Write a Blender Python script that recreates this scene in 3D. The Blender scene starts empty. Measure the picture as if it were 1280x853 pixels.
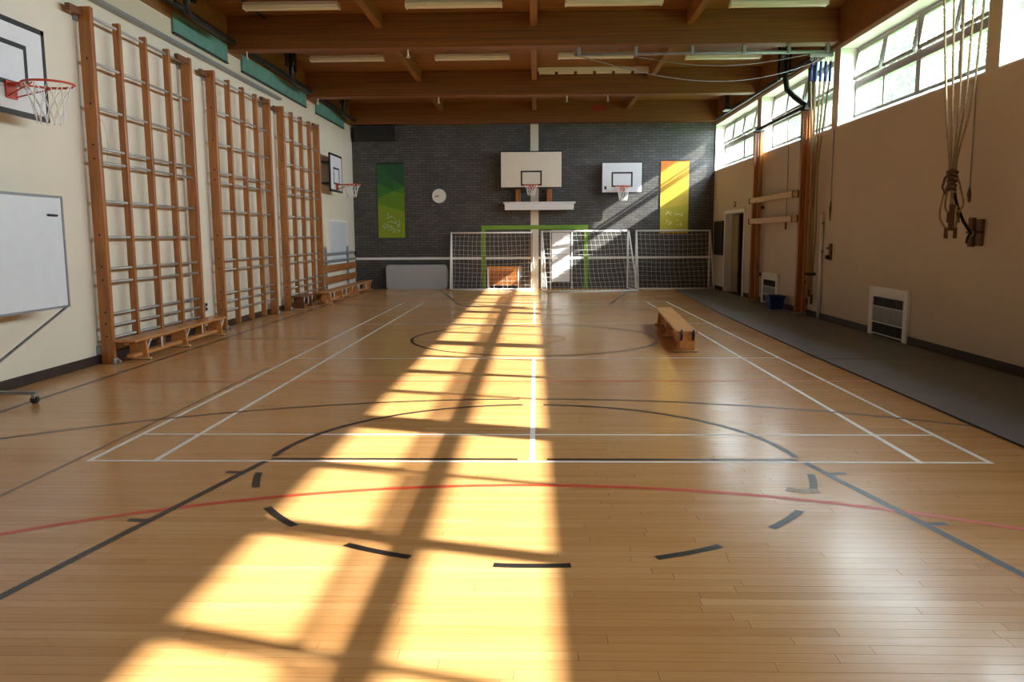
import bpy, math, random
from mathutils import Vector, Matrix
random.seed(7)
sc = bpy.context.scene
col = sc.collection
R = math.radians

# ------------------------------------------------------------------ camera
FPX, PITCH, YAW, ROLL = 1008.3, 0.1285, 0.0297, -0.0058
fw = Vector((-math.sin(YAW)*math.cos(PITCH), math.cos(YAW)*math.cos(PITCH), -math.sin(PITCH)))
rt0 = Vector((math.cos(YAW), math.sin(YAW), 0)); up0 = rt0.cross(fw)
rt = rt0*math.cos(ROLL) + up0*math.sin(ROLL); up = up0*math.cos(ROLL) - rt0*math.sin(ROLL)
cd = bpy.data.cameras.new('camera'); cd.sensor_width = 36; cd.lens = FPX/1280*36
cd.clip_start = 0.02; cd.clip_end = 500
cam = bpy.data.objects.new('camera', cd); col.objects.link(cam)
m = Matrix((rt, up, -fw)).transposed().to_4x4(); m.translation = (0.025, 0, 1.508)
cam.matrix_world = m; sc.camera = cam

# ------------------------------------------------------------------ sky, sun, exposure
SUN_DIR = Vector((-1, 0.286, -0.66)).normalized()
w = bpy.data.worlds.new('sky'); sc.world = w; w.use_nodes = True
nt = w.node_tree; bg = nt.nodes['Background']
bg.inputs[0].default_value = (0.80, 0.90, 1.0, 1); bg.inputs[1].default_value = 25.0
sd = bpy.data.lights.new('sun', 'SUN'); sd.energy = 27; sd.angle = R(0.7); sd.color = (1.0, 0.95, 0.87)
sun = bpy.data.objects.new('sun', sd); col.objects.link(sun)
sun.rotation_euler = SUN_DIR.to_track_quat('-Z', 'Y').to_euler(); sun.location = (30, -8, 22)
# sampling portals in the window openings: they give off no light, they only tell Cycles where the sky is
for a_, b_ in ((-.20, 4.42), (4.68, 9.44), (9.70, 14.28), (14.54, 19.06), (19.38, 23.75)):
    pd = bpy.data.lights.new('sky_portal', 'AREA'); pd.shape = 'RECTANGLE'; pd.size = 1.35; pd.size_y = b_-a_; pd.cycles.is_portal = True
    po = bpy.data.objects.new('sky_portal', pd); col.objects.link(po); po.location = (5.56, (a_+b_)/2, 4.0); po.rotation_euler = (0, R(90), 0)
vs = sc.view_settings; vs.view_transform = 'Standard'; vs.look = 'None'; vs.gamma = 1; vs.use_curve_mapping = False
vs.exposure = 0.3
try:
    sc.cycles.diffuse_bounces = 6; sc.cycles.max_bounces = 12; sc.cycles.transparent_max_bounces = 16
    sc.cycles.sample_clamp_indirect = 12; sc.cycles.caustics_reflective = False; sc.cycles.caustics_refractive = False
except Exception: pass

# ------------------------------------------------------------------ dimensions
XL, XR, YB, YF, ZC = -5.30, 5.18, 23.80, -0.45, 5.30

# ------------------------------------------------------------------ materials
M = {}
def nodes_of(name):
    mt = bpy.data.materials.new(name); mt.use_nodes = True
    n = mt.node_tree.nodes; l = mt.node_tree.links
    M[name] = mt
    return mt, n, l, n['Principled BSDF']
def mat(name, c, rough=0.5, metal=0.0, var=0.12, scale=6.0, stretch=(1, 1, 1), bump=0.0, spec=0.5, bscale=None, coat=0.0):
    mt, n, l, b = nodes_of(name)
    tc = n.new('ShaderNodeTexCoord'); mp = n.new('ShaderNodeMapping'); mp.inputs['Scale'].default_value = stretch
    l.new(tc.outputs['Object'], mp.inputs['Vector'])
    no = n.new('ShaderNodeTexNoise'); no.inputs['Scale'].default_value = scale; no.inputs['Detail'].default_value = 5
    l.new(mp.outputs[0], no.inputs['Vector'])
    cr = n.new('ShaderNodeValToRGB')
    lo = [max(0, x*(1-var)) for x in c]; hi = [min(1, x*(1+var)) for x in c]
    cr.color_ramp.elements[0].position = .3; cr.color_ramp.elements[1].position = .7
    cr.color_ramp.elements[0].color = (*lo, 1); cr.color_ramp.elements[1].color = (*hi, 1)
    l.new(no.outputs[0], cr.inputs[0]); l.new(cr.outputs[0], b.inputs['Base Color'])
    b.inputs['Roughness'].default_value = rough; b.inputs['Metallic'].default_value = metal
    b.inputs['Specular IOR Level'].default_value = spec; b.inputs['Coat Weight'].default_value = coat
    b.inputs['Coat Roughness'].default_value = .15
    if bump:
        n2 = n.new('ShaderNodeTexNoise'); n2.inputs['Scale'].default_value = bscale or scale*8; n2.inputs['Detail'].default_value = 4
        l.new(mp.outputs[0], n2.inputs['Vector'])
        bp = n.new('ShaderNodeBump'); bp.inputs['Strength'].default_value = bump; bp.inputs['Distance'].default_value = .01
        l.new(n2.outputs[0], bp.inputs['Height']); l.new(bp.outputs[0], b.inputs['Normal'])
    return mt

mat('cream', (.72, .645, .51), .55, var=.03, scale=1.2, bump=.06, bscale=60)
mat('cream_shaded', (.60, .49, .36), .55, var=.03, scale=1.2, bump=.06, bscale=60)  # same cream paint, darkened: the right wall's backlit shade is in the colour
mat('white_paint', (.80, .79, .75), .4, var=.03, scale=3)
mat('dark_skirting', (.035, .02, .018), .4, var=.2)
mat('beam_wood', (.18, .060, .008), .55, var=.30, scale=1.6, stretch=(.35, 3, 22), bump=.05)
mat('deck_wood', (.21, .082, .010), .6, var=.22, scale=1.4, stretch=(1, 8, 8), bump=.04)
mat('joist_wood', (.23, .09, .015), .55, var=.2, scale=2, stretch=(8, .5, 8))
mat('frame_wood', (.35, .125, .024), .38, var=.28, scale=2.2, stretch=(9, 9, .8), coat=.2)
mat('bench_wood', (.55, .235, .07), .35, var=.22, scale=2.5, stretch=(9, .8, 9), coat=.2)
mat('dark_wood', (.16, .055, .02), .4, var=.25, scale=3, stretch=(9, .8, 9))
mat('pale_wood', (.62, .40, .20), .4, var=.15, scale=3, stretch=(9, .8, 9))
mat('steel', (.38, .37, .35), .38, metal=.35, var=.06, scale=20)
mat('galvanised', (.27, .28, .29), .45, metal=.3, var=.1, scale=12)
mat('black_metal', (.012, .014, .016), .4, metal=.2, var=.3)
mat('black_paint', (.014, .012, .012), .45, var=.2)
mat('board_white', (.74, .74, .76), .35, var=.02)
mat('board_cream', (.72, .64, .52), .4, var=.03)
mat('whiteboard', (.70, .73, .77), .22, var=.02)
mat('red_metal', (.55, .06, .025), .35, var=.1)
mat('net_white', (.82, .82, .80), .7, var=.05)
mat('goal_white', (.82, .82, .80), .35, var=.03)
mat('teal', (.12, .29, .25), .45, var=.15, scale=4)
mat('grey_mat', (.135, .135, .15), .42, var=.12, scale=2.5, bump=.05)
mat('mat_edge', (.02, .02, .022), .6)
mat('rubber', (.03, .03, .03), .7)
mat('rope', (.36, .25, .13), .85, var=.25, scale=40, bump=.3)
mat('leather', (.12, .05, .02), .55, var=.2)
mat('blue_plastic', (.01, .035, .22), .4)
mat('green_tape', (.18, .34, .03), .5, var=.06)
mat('grille', (.025, .022, .02), .5)
mat('grey_table', (.43, .43, .43), .35, var=.04)
mat('lamp_plastic', (.80, .77, .66), .4, var=.02)
mat('sign_dark', (.05, .09, .05), .4)
mat('sign_red', (.28, .02, .012), .5)
mat('door_leaf', (.26, .19, .10), .5, var=.1)
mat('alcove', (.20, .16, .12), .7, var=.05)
mat('hook_blue', (.015, .02, .07), .4, metal=.3)
mat('line_white', (.86, .84, .78), .38, var=.05, scale=14)
mat('line_black', (.018, .016, .015), .33, var=.3, scale=10)
mat('line_red', (.62, .07, .03), .38, var=.12, scale=10)
mat('line_orange', (.60, .18, .03), .4)
mat('line_faint', (.20, .12, .06), .4, var=.3, scale=4)
mat('line_worn', (.42, .33, .24), .45, var=.35, scale=30)
mat('subfloor', (.05, .03, .015), .8)
mat('bark', (.10, .07, .05), .9, var=.3, bump=.4)
mat('grass', (.07, .14, .03), .9, var=.3)
mat('window_paint', (.30, .27, .25), .45, var=.06)
mat('clock_face', (.78, .76, .70), .35, var=.02)
mat('outer_wall', (.45, .40, .34), .8)

def m_floor():
    mt, n, l, b = nodes_of('plank_wood')
    at = n.new('ShaderNodeAttribute'); at.attribute_name = 'tone'
    ge = n.new('ShaderNodeNewGeometry')
    mp = n.new('ShaderNodeMapping'); mp.inputs['Scale'].default_value = (1.1, 26, 1)
    cx = n.new('ShaderNodeCombineXYZ')
    ad = n.new('ShaderNodeVectorMath'); ad.operation = 'ADD'
    mu = n.new('ShaderNodeMath'); mu.operation = 'MULTIPLY'; mu.inputs[1].default_value = 37.0
    l.new(at.outputs['Fac'], mu.inputs[0]); l.new(mu.outputs[0], cx.inputs[0]); l.new(mu.outputs[0], cx.inputs[2])
    l.new(ge.outputs['Position'], ad.inputs[0]); l.new(cx.outputs[0], ad.inputs[1]); l.new(ad.outputs[0], mp.inputs['Vector'])
    no = n.new('ShaderNodeTexNoise'); no.inputs['Scale'].default_value = 1.6; no.inputs['Detail'].default_value = 6; no.inputs['Roughness'].default_value = .6
    l.new(mp.outputs[0], no.inputs['Vector'])
    mx = n.new('ShaderNodeMath'); mx.operation = 'MULTIPLY_ADD'; mx.inputs[1].default_value = .55
    m2 = n.new('ShaderNodeMath'); m2.operation = 'MULTIPLY'; m2.inputs[1].default_value = .52
    l.new(no.outputs[0], m2.inputs[0]); l.new(at.outputs['Fac'], mx.inputs[0]); l.new(m2.outputs[0], mx.inputs[2])
    cr = n.new('ShaderNodeValToRGB'); e = cr.color_ramp.elements
    e[0].position = .10; e[0].color = (.40, .178, .052, 1)
    e[1].position = .95; e[1].color = (.67, .385, .165, 1)
    k = e.new(.5); k.color = (.56, .285, .104, 1)
    l.new(mx.outputs[0], cr.inputs[0]); l.new(cr.outputs[0], b.inputs['Base Color'])
    # worn varnish: roughness and faint waviness
    sn = n.new('ShaderNodeTexNoise'); sn.inputs['Scale'].default_value = 1.3; sn.inputs['Detail'].default_value = 6
    l.new(ge.outputs['Position'], sn.inputs['Vector'])
    mr = n.new('ShaderNodeMapRange'); mr.inputs['From Min'].default_value = .3; mr.inputs['From Max'].default_value = .7
    mr.inputs['To Min'].default_value = .19; mr.inputs['To Max'].default_value = .27
    l.new(sn.outputs[0], mr.inputs['Value']); l.new(mr.outputs[0], b.inputs['Roughness'])
    bn = n.new('ShaderNodeTexNoise'); bn.inputs['Scale'].default_value = 3; bn.inputs['Detail'].default_value = 3
    mp2 = n.new('ShaderNodeMapping'); mp2.inputs['Scale'].default_value = (1, 9, 1)
    l.new(ad.outputs[0], mp2.inputs['Vector']); l.new(mp2.outputs[0], bn.inputs['Vector'])
    bp = n.new('ShaderNodeBump'); bp.inputs['Strength'].default_value = .08; bp.inputs['Distance'].default_value = .003
    l.new(bn.outputs[0], bp.inputs['Height']); l.new(bp.outputs[0], b.inputs['Normal'])
    b.inputs['Specular IOR Level'].default_value = .4
m_floor()
def m_brick():
    mt, n, l, b = nodes_of('dark_brick')
    ge = n.new('ShaderNodeNewGeometry'); sp = n.new('ShaderNodeSeparateXYZ'); cb = n.new('ShaderNodeCombineXYZ')
    l.new(ge.outputs['Position'], sp.inputs[0]); l.new(sp.outputs[0], cb.inputs[0]); l.new(sp.outputs[2], cb.inputs[1])
    br = n.new('ShaderNodeTexBrick'); br.inputs['Scale'].default_value = 1.0
    br.inputs['Brick Width'].default_value = .225; br.inputs['Row Height'].default_value = .075
    br.inputs['Mortar Size'].default_value = .008; br.inputs['Mortar Smooth'].default_value = .2
    br.inputs['Color1'].default_value = (.086, .079, .075, 1); br.inputs['Color2'].default_value = (.134, .125, .121, 1)
    br.inputs['Mortar'].default_value = (.035, .03, .028, 1)
    l.new(cb.outputs[0], br.inputs['Vector'])
    no = n.new('ShaderNodeTexNoise'); no.inputs['Scale'].default_value = 2.2; no.inputs['Detail'].default_value = 6
    l.new(ge.outputs['Position'], no.inputs['Vector'])
    mi = n.new('ShaderNodeMix'); mi.data_type = 'RGBA'; mi.blend_type = 'MULTIPLY'; mi.inputs[0].default_value = .5
    l.new(br.outputs[0], mi.inputs[6]); l.new(no.outputs[0], mi.inputs[7]); l.new(mi.outputs[2], b.inputs['Base Color'])
    bp = n.new('ShaderNodeBump'); bp.inputs['Strength'].default_value = .6; bp.inputs['Distance'].default_value = .01; bp.invert = True
    l.new(br.outputs['Fac'], bp.inputs['Height']); l.new(bp.outputs[0], b.inputs['Normal'])
    b.inputs['Roughness'].default_value = .5
m_brick()
def m_glass():
    mt, n, l, b = nodes_of('glass')
    n.remove(b); o = n['Material Output']
    t = n.new('ShaderNodeBsdfTransparent'); t.inputs[0].default_value = (.93, .96, .95, 1)
    g = n.new('ShaderNodeBsdfGlossy'); g.inputs['Roughness'].default_value = .03
    ge = n.new('ShaderNodeNewGeometry'); dt = n.new('ShaderNodeVectorMath'); dt.operation = 'DOT_PRODUCT'
    l.new(ge.outputs['Normal'], dt.inputs[0]); l.new(ge.outputs['Incoming'], dt.inputs[1])
    ab = n.new('ShaderNodeMath'); ab.operation = 'ABSOLUTE'; l.new(dt.outputs['Value'], ab.inputs[0])
    iv = n.new('ShaderNodeMath'); iv.operation = 'SUBTRACT'; iv.inputs[0].default_value = 1; l.new(ab.outputs[0], iv.inputs[1])
    pw = n.new('ShaderNodeMath'); pw.operation = 'POWER'; pw.inputs[1].default_value = 5; l.new(iv.outputs[0], pw.inputs[0])
    lw = n.new('ShaderNodeMath'); lw.operation = 'MULTIPLY_ADD'; lw.inputs[1].default_value = .5; lw.inputs[2].default_value = .03; l.new(pw.outputs[0], lw.inputs[0])
    x = n.new('ShaderNodeMixShader'); l.new(lw.outputs[0], x.inputs[0]); l.new(t.outputs[0], x.inputs[1]); l.new(g.outputs[0], x.inputs[2])
    tl_ = n.new('ShaderNodeBsdfTranslucent'); tl_.inputs[0].default_value = (.8, .82, .82, 1)     # dust on the panes
    y_ = n.new('ShaderNodeMixShader'); y_.inputs[0].default_value = .02; l.new(x.outputs[0], y_.inputs[1]); l.new(tl_.outputs[0], y_.inputs[2])
    l.new(y_.outputs[0], o.inputs[0])
m_glass()
def m_leaf():
    mt, n, l, b = nodes_of('leaf')
    b.inputs['Base Color'].default_value = (.10, .22, .04, 1); b.inputs['Roughness'].default_value = .5
    oi = n.new('ShaderNodeNewGeometry'); cr = n.new('ShaderNodeValToRGB')
    cr.color_ramp.elements[0].color = (.075, .13, .055, 1); cr.color_ramp.elements[1].color = (.17, .24, .12, 1)
    l.new(oi.outputs['Random Per Island'], cr.inputs[0]); l.new(cr.outputs[0], b.inputs['Base Color'])
    tr = n.new('ShaderNodeBsdfTranslucent'); l.new(cr.outputs[0], tr.inputs[0])
    x = n.new('ShaderNodeMixShader'); x.inputs[0].default_value = .4
    l.new(b.outputs[0], x.inputs[1]); l.new(tr.outputs[0], x.inputs[2]); l.new(x.outputs[0], n['Material Output'].inputs[0])
m_leaf()
def m_banner(name, stops, seed):
    mt, n, l, b = nodes_of(name)
    at = n.new('ShaderNodeAttribute'); at.attribute_name = 'tone'
    cr = n.new('ShaderNodeValToRGB'); cr.color_ramp.interpolation = 'LINEAR'
    e = cr.color_ramp.elements
    e[0].position, e[0].color = stops[0][0], (*stops[0][1], 1)
    e[1].position, e[1].color = stops[-1][0], (*stops[-1][1], 1)
    for p, c in stops[1:-1]:
        k = e.new(p); k.color = (*c, 1)
    no = n.new('ShaderNodeTexNoise'); no.inputs['Scale'].default_value = 9
    mi = n.new('ShaderNodeMix'); mi.data_type = 'RGBA'; mi.blend_type = 'OVERLAY'; mi.inputs[0].default_value = .12
    l.new(at.outputs['Fac'], cr.inputs[0]); l.new(cr.outputs[0], mi.inputs[6]); l.new(no.outputs[0], mi.inputs[7])
    l.new(mi.outputs[2], b.inputs['Base Color']); b.inputs['Roughness'].default_value = .5
m_banner('banner_green', [(0, (.010, .075, .028)), (.35, (.022, .16, .02)), (.65, (.11, .23, .008)), (1, (.24, .31, .01))], 1)
m_banner('banner_yellow', [(0, (.72, .22, .02)), (.4, (.74, .34, .03)), (.7, (.66, .46, .04)), (1, (.50, .44, .035))], 2)
mat('banner_print', (.42, .50, .30), .5)
mat('banner_print_pale', (.74, .72, .30), .5)

# ------------------------------------------------------------------ mesh helpers
def spl(pts, n=5):
    pts = [Vector(p) for p in pts]; P = [pts[0]*2-pts[1]]+pts+[pts[-1]*2-pts[-2]]; out = []
    for i in range(1, len(P)-2):
        for k in range(n):
            t = k/n; a, b, c, d = P[i-1], P[i], P[i+1], P[i+2]
            out.append(.5*((2*b)+(c-a)*t+(2*a-5*b+4*c-d)*t*t+(3*b-a-3*c+d)*t**3))
    return out+[pts[-1]]
class MB:
    def __init__(s): s.v = []; s.f = []; s.smooth = set()
    def add(s, vs, fs, smooth=False):
        o = len(s.v); s.v += [tuple(p) for p in vs]
        for f in fs:
            if smooth: s.smooth.add(len(s.f))
            s.f.append(tuple(i+o for i in f))
        return s
    def box(s, x0, x1, y0, y1, z0, z1, bev=0.0, axes=None):
        if x0 > x1: x0, x1 = x1, x0
        if y0 > y1: y0, y1 = y1, y0
        if z0 > z1: z0, z1 = z1, z0
        if not bev:
            v = [(x, y, z) for z in (z0, z1) for y in (y0, y1) for x in (x0, x1)]
            return s.add(v, [(0, 2, 3, 1), (4, 5, 7, 6), (0, 1, 5, 4), (2, 6, 7, 3), (0, 4, 6, 2), (1, 3, 7, 5)])
        c = Vector(((x0+x1)/2, (y0+y1)/2, (z0+z1)/2)); h = Vector(((x1-x0)/2, (y1-y0)/2, (z1-z0)/2))
        b = min(bev, min(h)*.49)
        # chamfered box: 24 vertices
        v = []; idx = {}
        for sx in (-1, 1):
            for sy in (-1, 1):
                for sz in (-1, 1):
                    for a in range(3):
                        p = [sx*(h[0]-b), sy*(h[1]-b), sz*(h[2]-b)]; p[a] = (sx, sy, sz)[a]*h[a]
                        idx[(sx, sy, sz, a)] = len(v); v.append(c+Vector(p))
        F = []
        def quad(l): F.append(tuple(idx[k] for k in l))
        for sg in (-1, 1):
            quad([(sg, -1, -1, 0), (sg, 1, -1, 0), (sg, 1, 1, 0), (sg, -1, 1, 0)][::sg])
            quad([(-1, sg, -1, 1), (-1, sg, 1, 1), (1, sg, 1, 1), (1, sg, -1, 1)][::sg])
            quad([(-1, -1, sg, 2), (1, -1, sg, 2), (1, 1, sg, 2), (-1, 1, sg, 2)][::sg])
        for a, b2, cax in ((0, 1, 2), (1, 2, 0), (2, 0, 1)):
            for sa in (-1, 1):
                for sb in (-1, 1):
                    k = []
                    for (sC, ax) in ((-1, a), (1, a), (1, b2), (-1, b2)):
                        t = [0, 0, 0]; t[a] = sa; t[b2] = sb; t[cax] = sC; k.append((*t, ax))
                    quad(k if sa*sb < 0 else k[::-1])
        for sx in (-1, 1):
            for sy in (-1, 1):
                for sz in (-1, 1):
                    k = [(sx, sy, sz, a) for a in range(3)]
                    quad(k if sx*sy*sz > 0 else k[::-1])
        return s.add(v, F)
    def bar(s, p, q, wx, wz, ref=(0, 0, 1)):
        p, q = Vector(p), Vector(q); d = (q-p).normalized(); ref = Vector(ref)
        if abs(d.dot(ref)) > .99: ref = Vector((1, 0, 0))
        a = d.cross(ref).normalized()*wx/2; b = a.cross(d).normalized()*wz/2
        v = [p-a-b, p+a-b, p+a+b, p-a+b, q-a-b, q+a-b, q+a+b, q-a+b]
        return s.add(v, [(3, 2, 1, 0), (4, 5, 6, 7), (0, 1, 5, 4), (1, 2, 6, 5), (2, 3, 7, 6), (3, 0, 4, 7)])
    def tube(s, pts, r, seg=8, closed=False):
        pts = [Vector(p) for p in pts]; n = len(pts); rs = r if isinstance(r, (list, tuple)) else [r]*n
        rings = []; prev = None
        for i in range(n):
            if closed: d = pts[(i+1) % n]-pts[i-1]
            else: d = pts[min(i+1, n-1)]-pts[max(i-1, 0)]
            d.normalize()
            if prev is None:
                a = d.cross(Vector((0, 0, 1)) if abs(d.z) < .9 else Vector((1, 0, 0))).normalized()
            else:
                a = (prev-d*prev.dot(d)); a = a.normalized() if a.length > 1e-6 else d.orthogonal().normalized()
            prev = a; b = d.cross(a)
            rings.append([pts[i]+(a*math.cos(t)+b*math.sin(t))*rs[i] for t in [2*math.pi*k/seg for k in range(seg)]])
        v = [p for rg in rings for p in rg]; F = []
        for i in range(n if closed else n-1):
            j = (i+1) % n
            for k in range(seg):
                k2 = (k+1) % seg; F.append((i*seg+k, i*seg+k2, j*seg+k2, j*seg+k))
        s.add(v, F, smooth=seg > 4)
        if not closed:
            o = len(s.v)-n*seg
            s.f.append(tuple(o+k for k in range(seg))[::-1]); s.f.append(tuple(o+(n-1)*seg+k for k in range(seg)))
        return s
    def cyl(s, p, q, r, seg=16): return s.tube([p, q], r, seg)
    def prism(s, poly, axis, a0, a1):
        """extrude a 2D polygon; axis 0: poly=(y,z), 1: (x,z), 2: (x,y)"""
        def P(u, v, a): return ((a, u, v), (u, a, v), (u, v, a))[axis]
        n = len(poly); v = [P(u, t, a0) for u, t in poly]+[P(u, t, a1) for u, t in poly]
        F = [tuple(range(n)), tuple(range(n, 2*n))[::-1]]
        for i in range(n):
            j = (i+1) % n; F.append((i, i+n, j+n, j))
        return s.add(v, F)
    def build(s, name, mt, parent=None, origin=None, tone=None):
        org = Vector(origin) if origin is not None else (Vector(ORG.get(parent, (0, 0, 0))) if parent else Vector((0, 0, 0)))
        me = bpy.data.meshes.new(name)
        me.from_pydata([tuple(Vector(p)-org) for p in s.v], [], s.f); me.update()
        import bmesh
        if len(s.v) < 60000:
            bm = bmesh.new(); bm.from_mesh(me); bmesh.ops.recalc_face_normals(bm, faces=bm.faces); bm.to_mesh(me); bm.free()
        for i in s.smooth:
            if i < len(me.polygons): me.polygons[i].use_smooth = True
        me.materials.append(M[mt])
        if tone is not None:
            a = me.attributes.new('tone', 'FLOAT', 'FACE')
            a.data.foreach_set('value', tone if isinstance(tone, list) else [tone]*len(me.polygons))
        o = bpy.data.objects.new(name, me); col.objects.link(o)
        if parent is not None: o.parent = parent; ORG[o] = tuple(org)
        else: o.location = org; ORG[o] = tuple(org)
        return o
ORG = {}
def tag(o, label, cat=None, group=None, kind=None):
    o['label'] = label
    if cat: o['category'] = cat
    if group: o['group'] = group
    if kind: o['kind'] = kind
    return o
def thing(name, label, cat, loc, group=None, kind=None):
    o = bpy.data.objects.new(name, None); col.objects.link(o); o.location = loc; o.empty_display_size = .1
    ORG[o] = tuple(loc); return tag(o, label, cat, group, kind)
def copy_tree(o, parent=None):
    c = o.copy(); col.objects.link(c)
    if parent is not None: c.parent = parent
    for ch in list(o.children): copy_tree(ch, c)
    return c
def part(name, mt, parent, *boxes, bev=0.0):
    b = MB()
    for bx in boxes: b.box(*bx, bev=bev)
    return b.build(name, mt, parent)

# ================================================================== SETTING
# ---- floor: dark subfloor, separate strips laid across the hall
floor = MB().box(XL-.2, XR+.35, YF-.2, YB+.2, -.12, -.022).build('floor', 'subfloor')
tag(floor, 'varnished honey-coloured strip wood floor with painted court lines', 'floor', kind='structure')
PW, GAP = .0635, .0016
rng = random.Random(11)
single = []; rest = []
y = YF
while y < YB:
    x = XL - rng.random()*.9
    while x < XR:
        ln = rng.choice((.5, .7, .9, 1.1, 1.4, 1.8, 2.2))*(.85+.3*rng.random())
        x0, x1 = max(x, XL), min(x+ln, XR); x += ln
        if x1-x0 < .02: continue
        tone = min(1, max(0, rng.gauss(.5, .15)))
        dz = rng.uniform(-.0004, 0)
        b = (x0+GAP/2, x1-GAP/2, y+GAP/2, y+PW-GAP/2, -.022, dz)
        hw = .66*y
        if y > 2.45 and x1 > -hw-.1 and x0 < hw-.0 and len(single) < 300: single.append((b, tone))
        else: rest.append((b, tone))
    y += PW
def plank_faces(b):
    x0, x1, y0, y1, z0, z1 = b
    return ([(x0, y0, z1), (x1, y0, z1), (x1, y1, z1), (x0, y1, z1), (x0, y0, z0), (x1, y0, z0), (x1, y1, z0), (x0, y1, z0)],
            [(0, 1, 2, 3), (4, 5, 1, 0), (5, 6, 2, 1), (6, 7, 3, 2), (7, 4, 0, 3)])
for b, t in single: MB().add(*plank_faces(b)).build('plank', 'plank_wood', floor, tone=t)
big = MB(); tones = []
for b, t in rest: big.add(*plank_faces(b)); tones += [t]*5
o = big.build('strip_flooring', 'plank_wood', floor, tone=tones); o['kind'] = 'stuff'

# ---- court lines, thin paint on the floor
LZ = [0.0006]
def strip(pts, width, name, mt, z=None):
    """flat painted strip along a polyline"""
    z = LZ[0] if z is None else z
    b = MB(); n = len(pts); v = []
    for i in range(n):
        p0 = Vector(pts[max(i-1, 0)]); p1 = Vector(pts[min(i+1, n-1)]); d = (p1-p0).normalized(); a = Vector((-d.y, d.x))*width*.46
        p = Vector(pts[i]); v += [(p.x-a.x, p.y-a.y, z), (p.x+a.x, p.y+a.y, z)]
    b.add(v, [(2*i, 2*i+1, 2*i+3, 2*i+2) for i in range(n-1)])
    return b.build(name, mt, floor)
def arc(cx, cy, r, a0, a1, n=48): return [(cx+r*math.cos(R(a0+(a1-a0)*i/n)), cy+r*math.sin(R(a0+(a1-a0)*i/n))) for i in range(n+1)]
Y0, Y1 = 5.30, 18.70
YM = (Y0+Y1)/2
for x in (-3.04, -2.585, 2.585, 3.04): strip([(x, Y0-.02), (x, Y1)], .042, 'badminton_side_line', 'line_white')
for yy in (Y0, Y0+.75, Y1-.75, Y1): strip([(-3.06, yy), (3.06, yy)], .036, 'badminton_end_line', 'line_white', .0008)
for yy in (Y0+4.68, Y1-4.68): strip([(-3.06, yy), (3.06, yy)], .036, 'badminton_service_line', 'line_white', .0008)
strip([(0, Y0), (0, Y0+4.68)], .042, 'badminton_centre_line', 'line_white', .001); strip([(0, Y1-4.68), (0, Y1)], .042, 'badminton_centre_line', 'line_white', .001)
FT = 5.36
for sgn in (1, -1):
    def Yc(v): return v if sgn == 1 else 2*YM-v
    for sx in (-1, 1):
        strip([(sx*1.82, Yc(FT-.07)), (sx*2.98, Yc(-.3))], .052, 'key_line', 'line_black', .0012)
        strip([(sx*.10, Yc(FT)), (sx*1.80, Yc(FT))], .045, 'free_throw_line', 'line_black')
        if sgn == 1:
            a = arc(0, FT, 1.8, 90-sx*3, 90-sx*88, 30)
            strip(a, .052, 'free_throw_arc', 'line_black', .0011)
            for yy in (5.03, 4.13):
                xx = 1.82+1.16*(FT-.07-yy)/(FT+.23); strip([(sx*xx, yy), (sx*(xx+.12), yy+.012)], .05, 'key_tick', 'line_black', .0013)
    if sgn == -1: strip([(p[0], Yc(p[1])) for p in arc(0, FT, 1.8, 0, 180)], .05, 'free_throw_arc', 'line_black')
for ca, hw in ((-89.8, 5.7), (-114.6, 6.0), (-139.9, 6.0), (-164.3, 5.2), (-64.9, 5.9), (-40.5, 5.8), (-15.8, 5.2)):
    strip(arc(0, FT, 1.8, ca-hw*1.0, ca+hw*1.0, 8), .052, 'free_throw_dash', 'line_black', .0012)
strip([(1.52, 4.72), (1.60, 4.68), (1.70, 4.69)], .09, 'worn_tape', 'line_worn', .0013)
for sx in (-1, 1): strip(arc(0, 1.22, 6.2, 90-sx*1.2, 90-sx*62, 40), .045, 'three_point_line', 'line_black', .0009)
strip(arc(0, 2*YM-1.22, 6.2, 208, 332, 60), .045, 'three_point_line', 'line_black', .0009)
strip(arc(0, YM, 1.82, 0, 360, 72), .05, 'centre_circle', 'line_black', .0009)
strip([(-4.72, YM), (-3.1, YM)], .045, 'halfway_line', 'line_black'); strip([(3.1, YM), (3.45, YM)], .045, 'halfway_line', 'line_black')
strip([(-4.70, -.3), (-4.70, 23.5)], .05, 'side_line', 'line_black')
strip([(-3.17, 2.2), (-3.11, 9.2)], .03, 'worn_line', 'line_faint')
strip(arc(0, -.02, 4.8, 28, 152, 64), .05, 'shooting_arc', 'line_red', .0010); strip(arc(0, 2*YM+.02, 4.8, 208, 332, 64), .05, 'shooting_arc', 'line_red', .0010)
for yy in (8.36, 2*YM-8.36): strip([(-4.7, yy), (3.5, yy)], .04, 'third_line', 'line_red', .0007)
strip(arc(0, YM-.05, .45, 0, 360, 40), .035, 'small_centre_circle', 'line_orange', .0010)

# ---- left wall
o = MB().box(XL-.25, XL, YF-.2, YB+.2, -.1, 4.70).build('wall_left', 'cream'); tag(o, 'long cream painted wall behind the wall bars', 'wall', kind='structure')
o = MB().box(XL, XL+.018, YF, YB, 0, .11, bev=.004).build('baseboard_left', 'dark_skirting'); tag(o, 'dark brown skirting along the cream left wall', 'baseboard', kind='structure')
o = MB().box(XL-.25, XL+.03, YF-.2, YB+.2, 4.70, ZC).build('trim_1', 'deck_wood'); tag(o, 'brown timber fascia above the cream left wall', 'trim', kind='structure')
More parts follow.
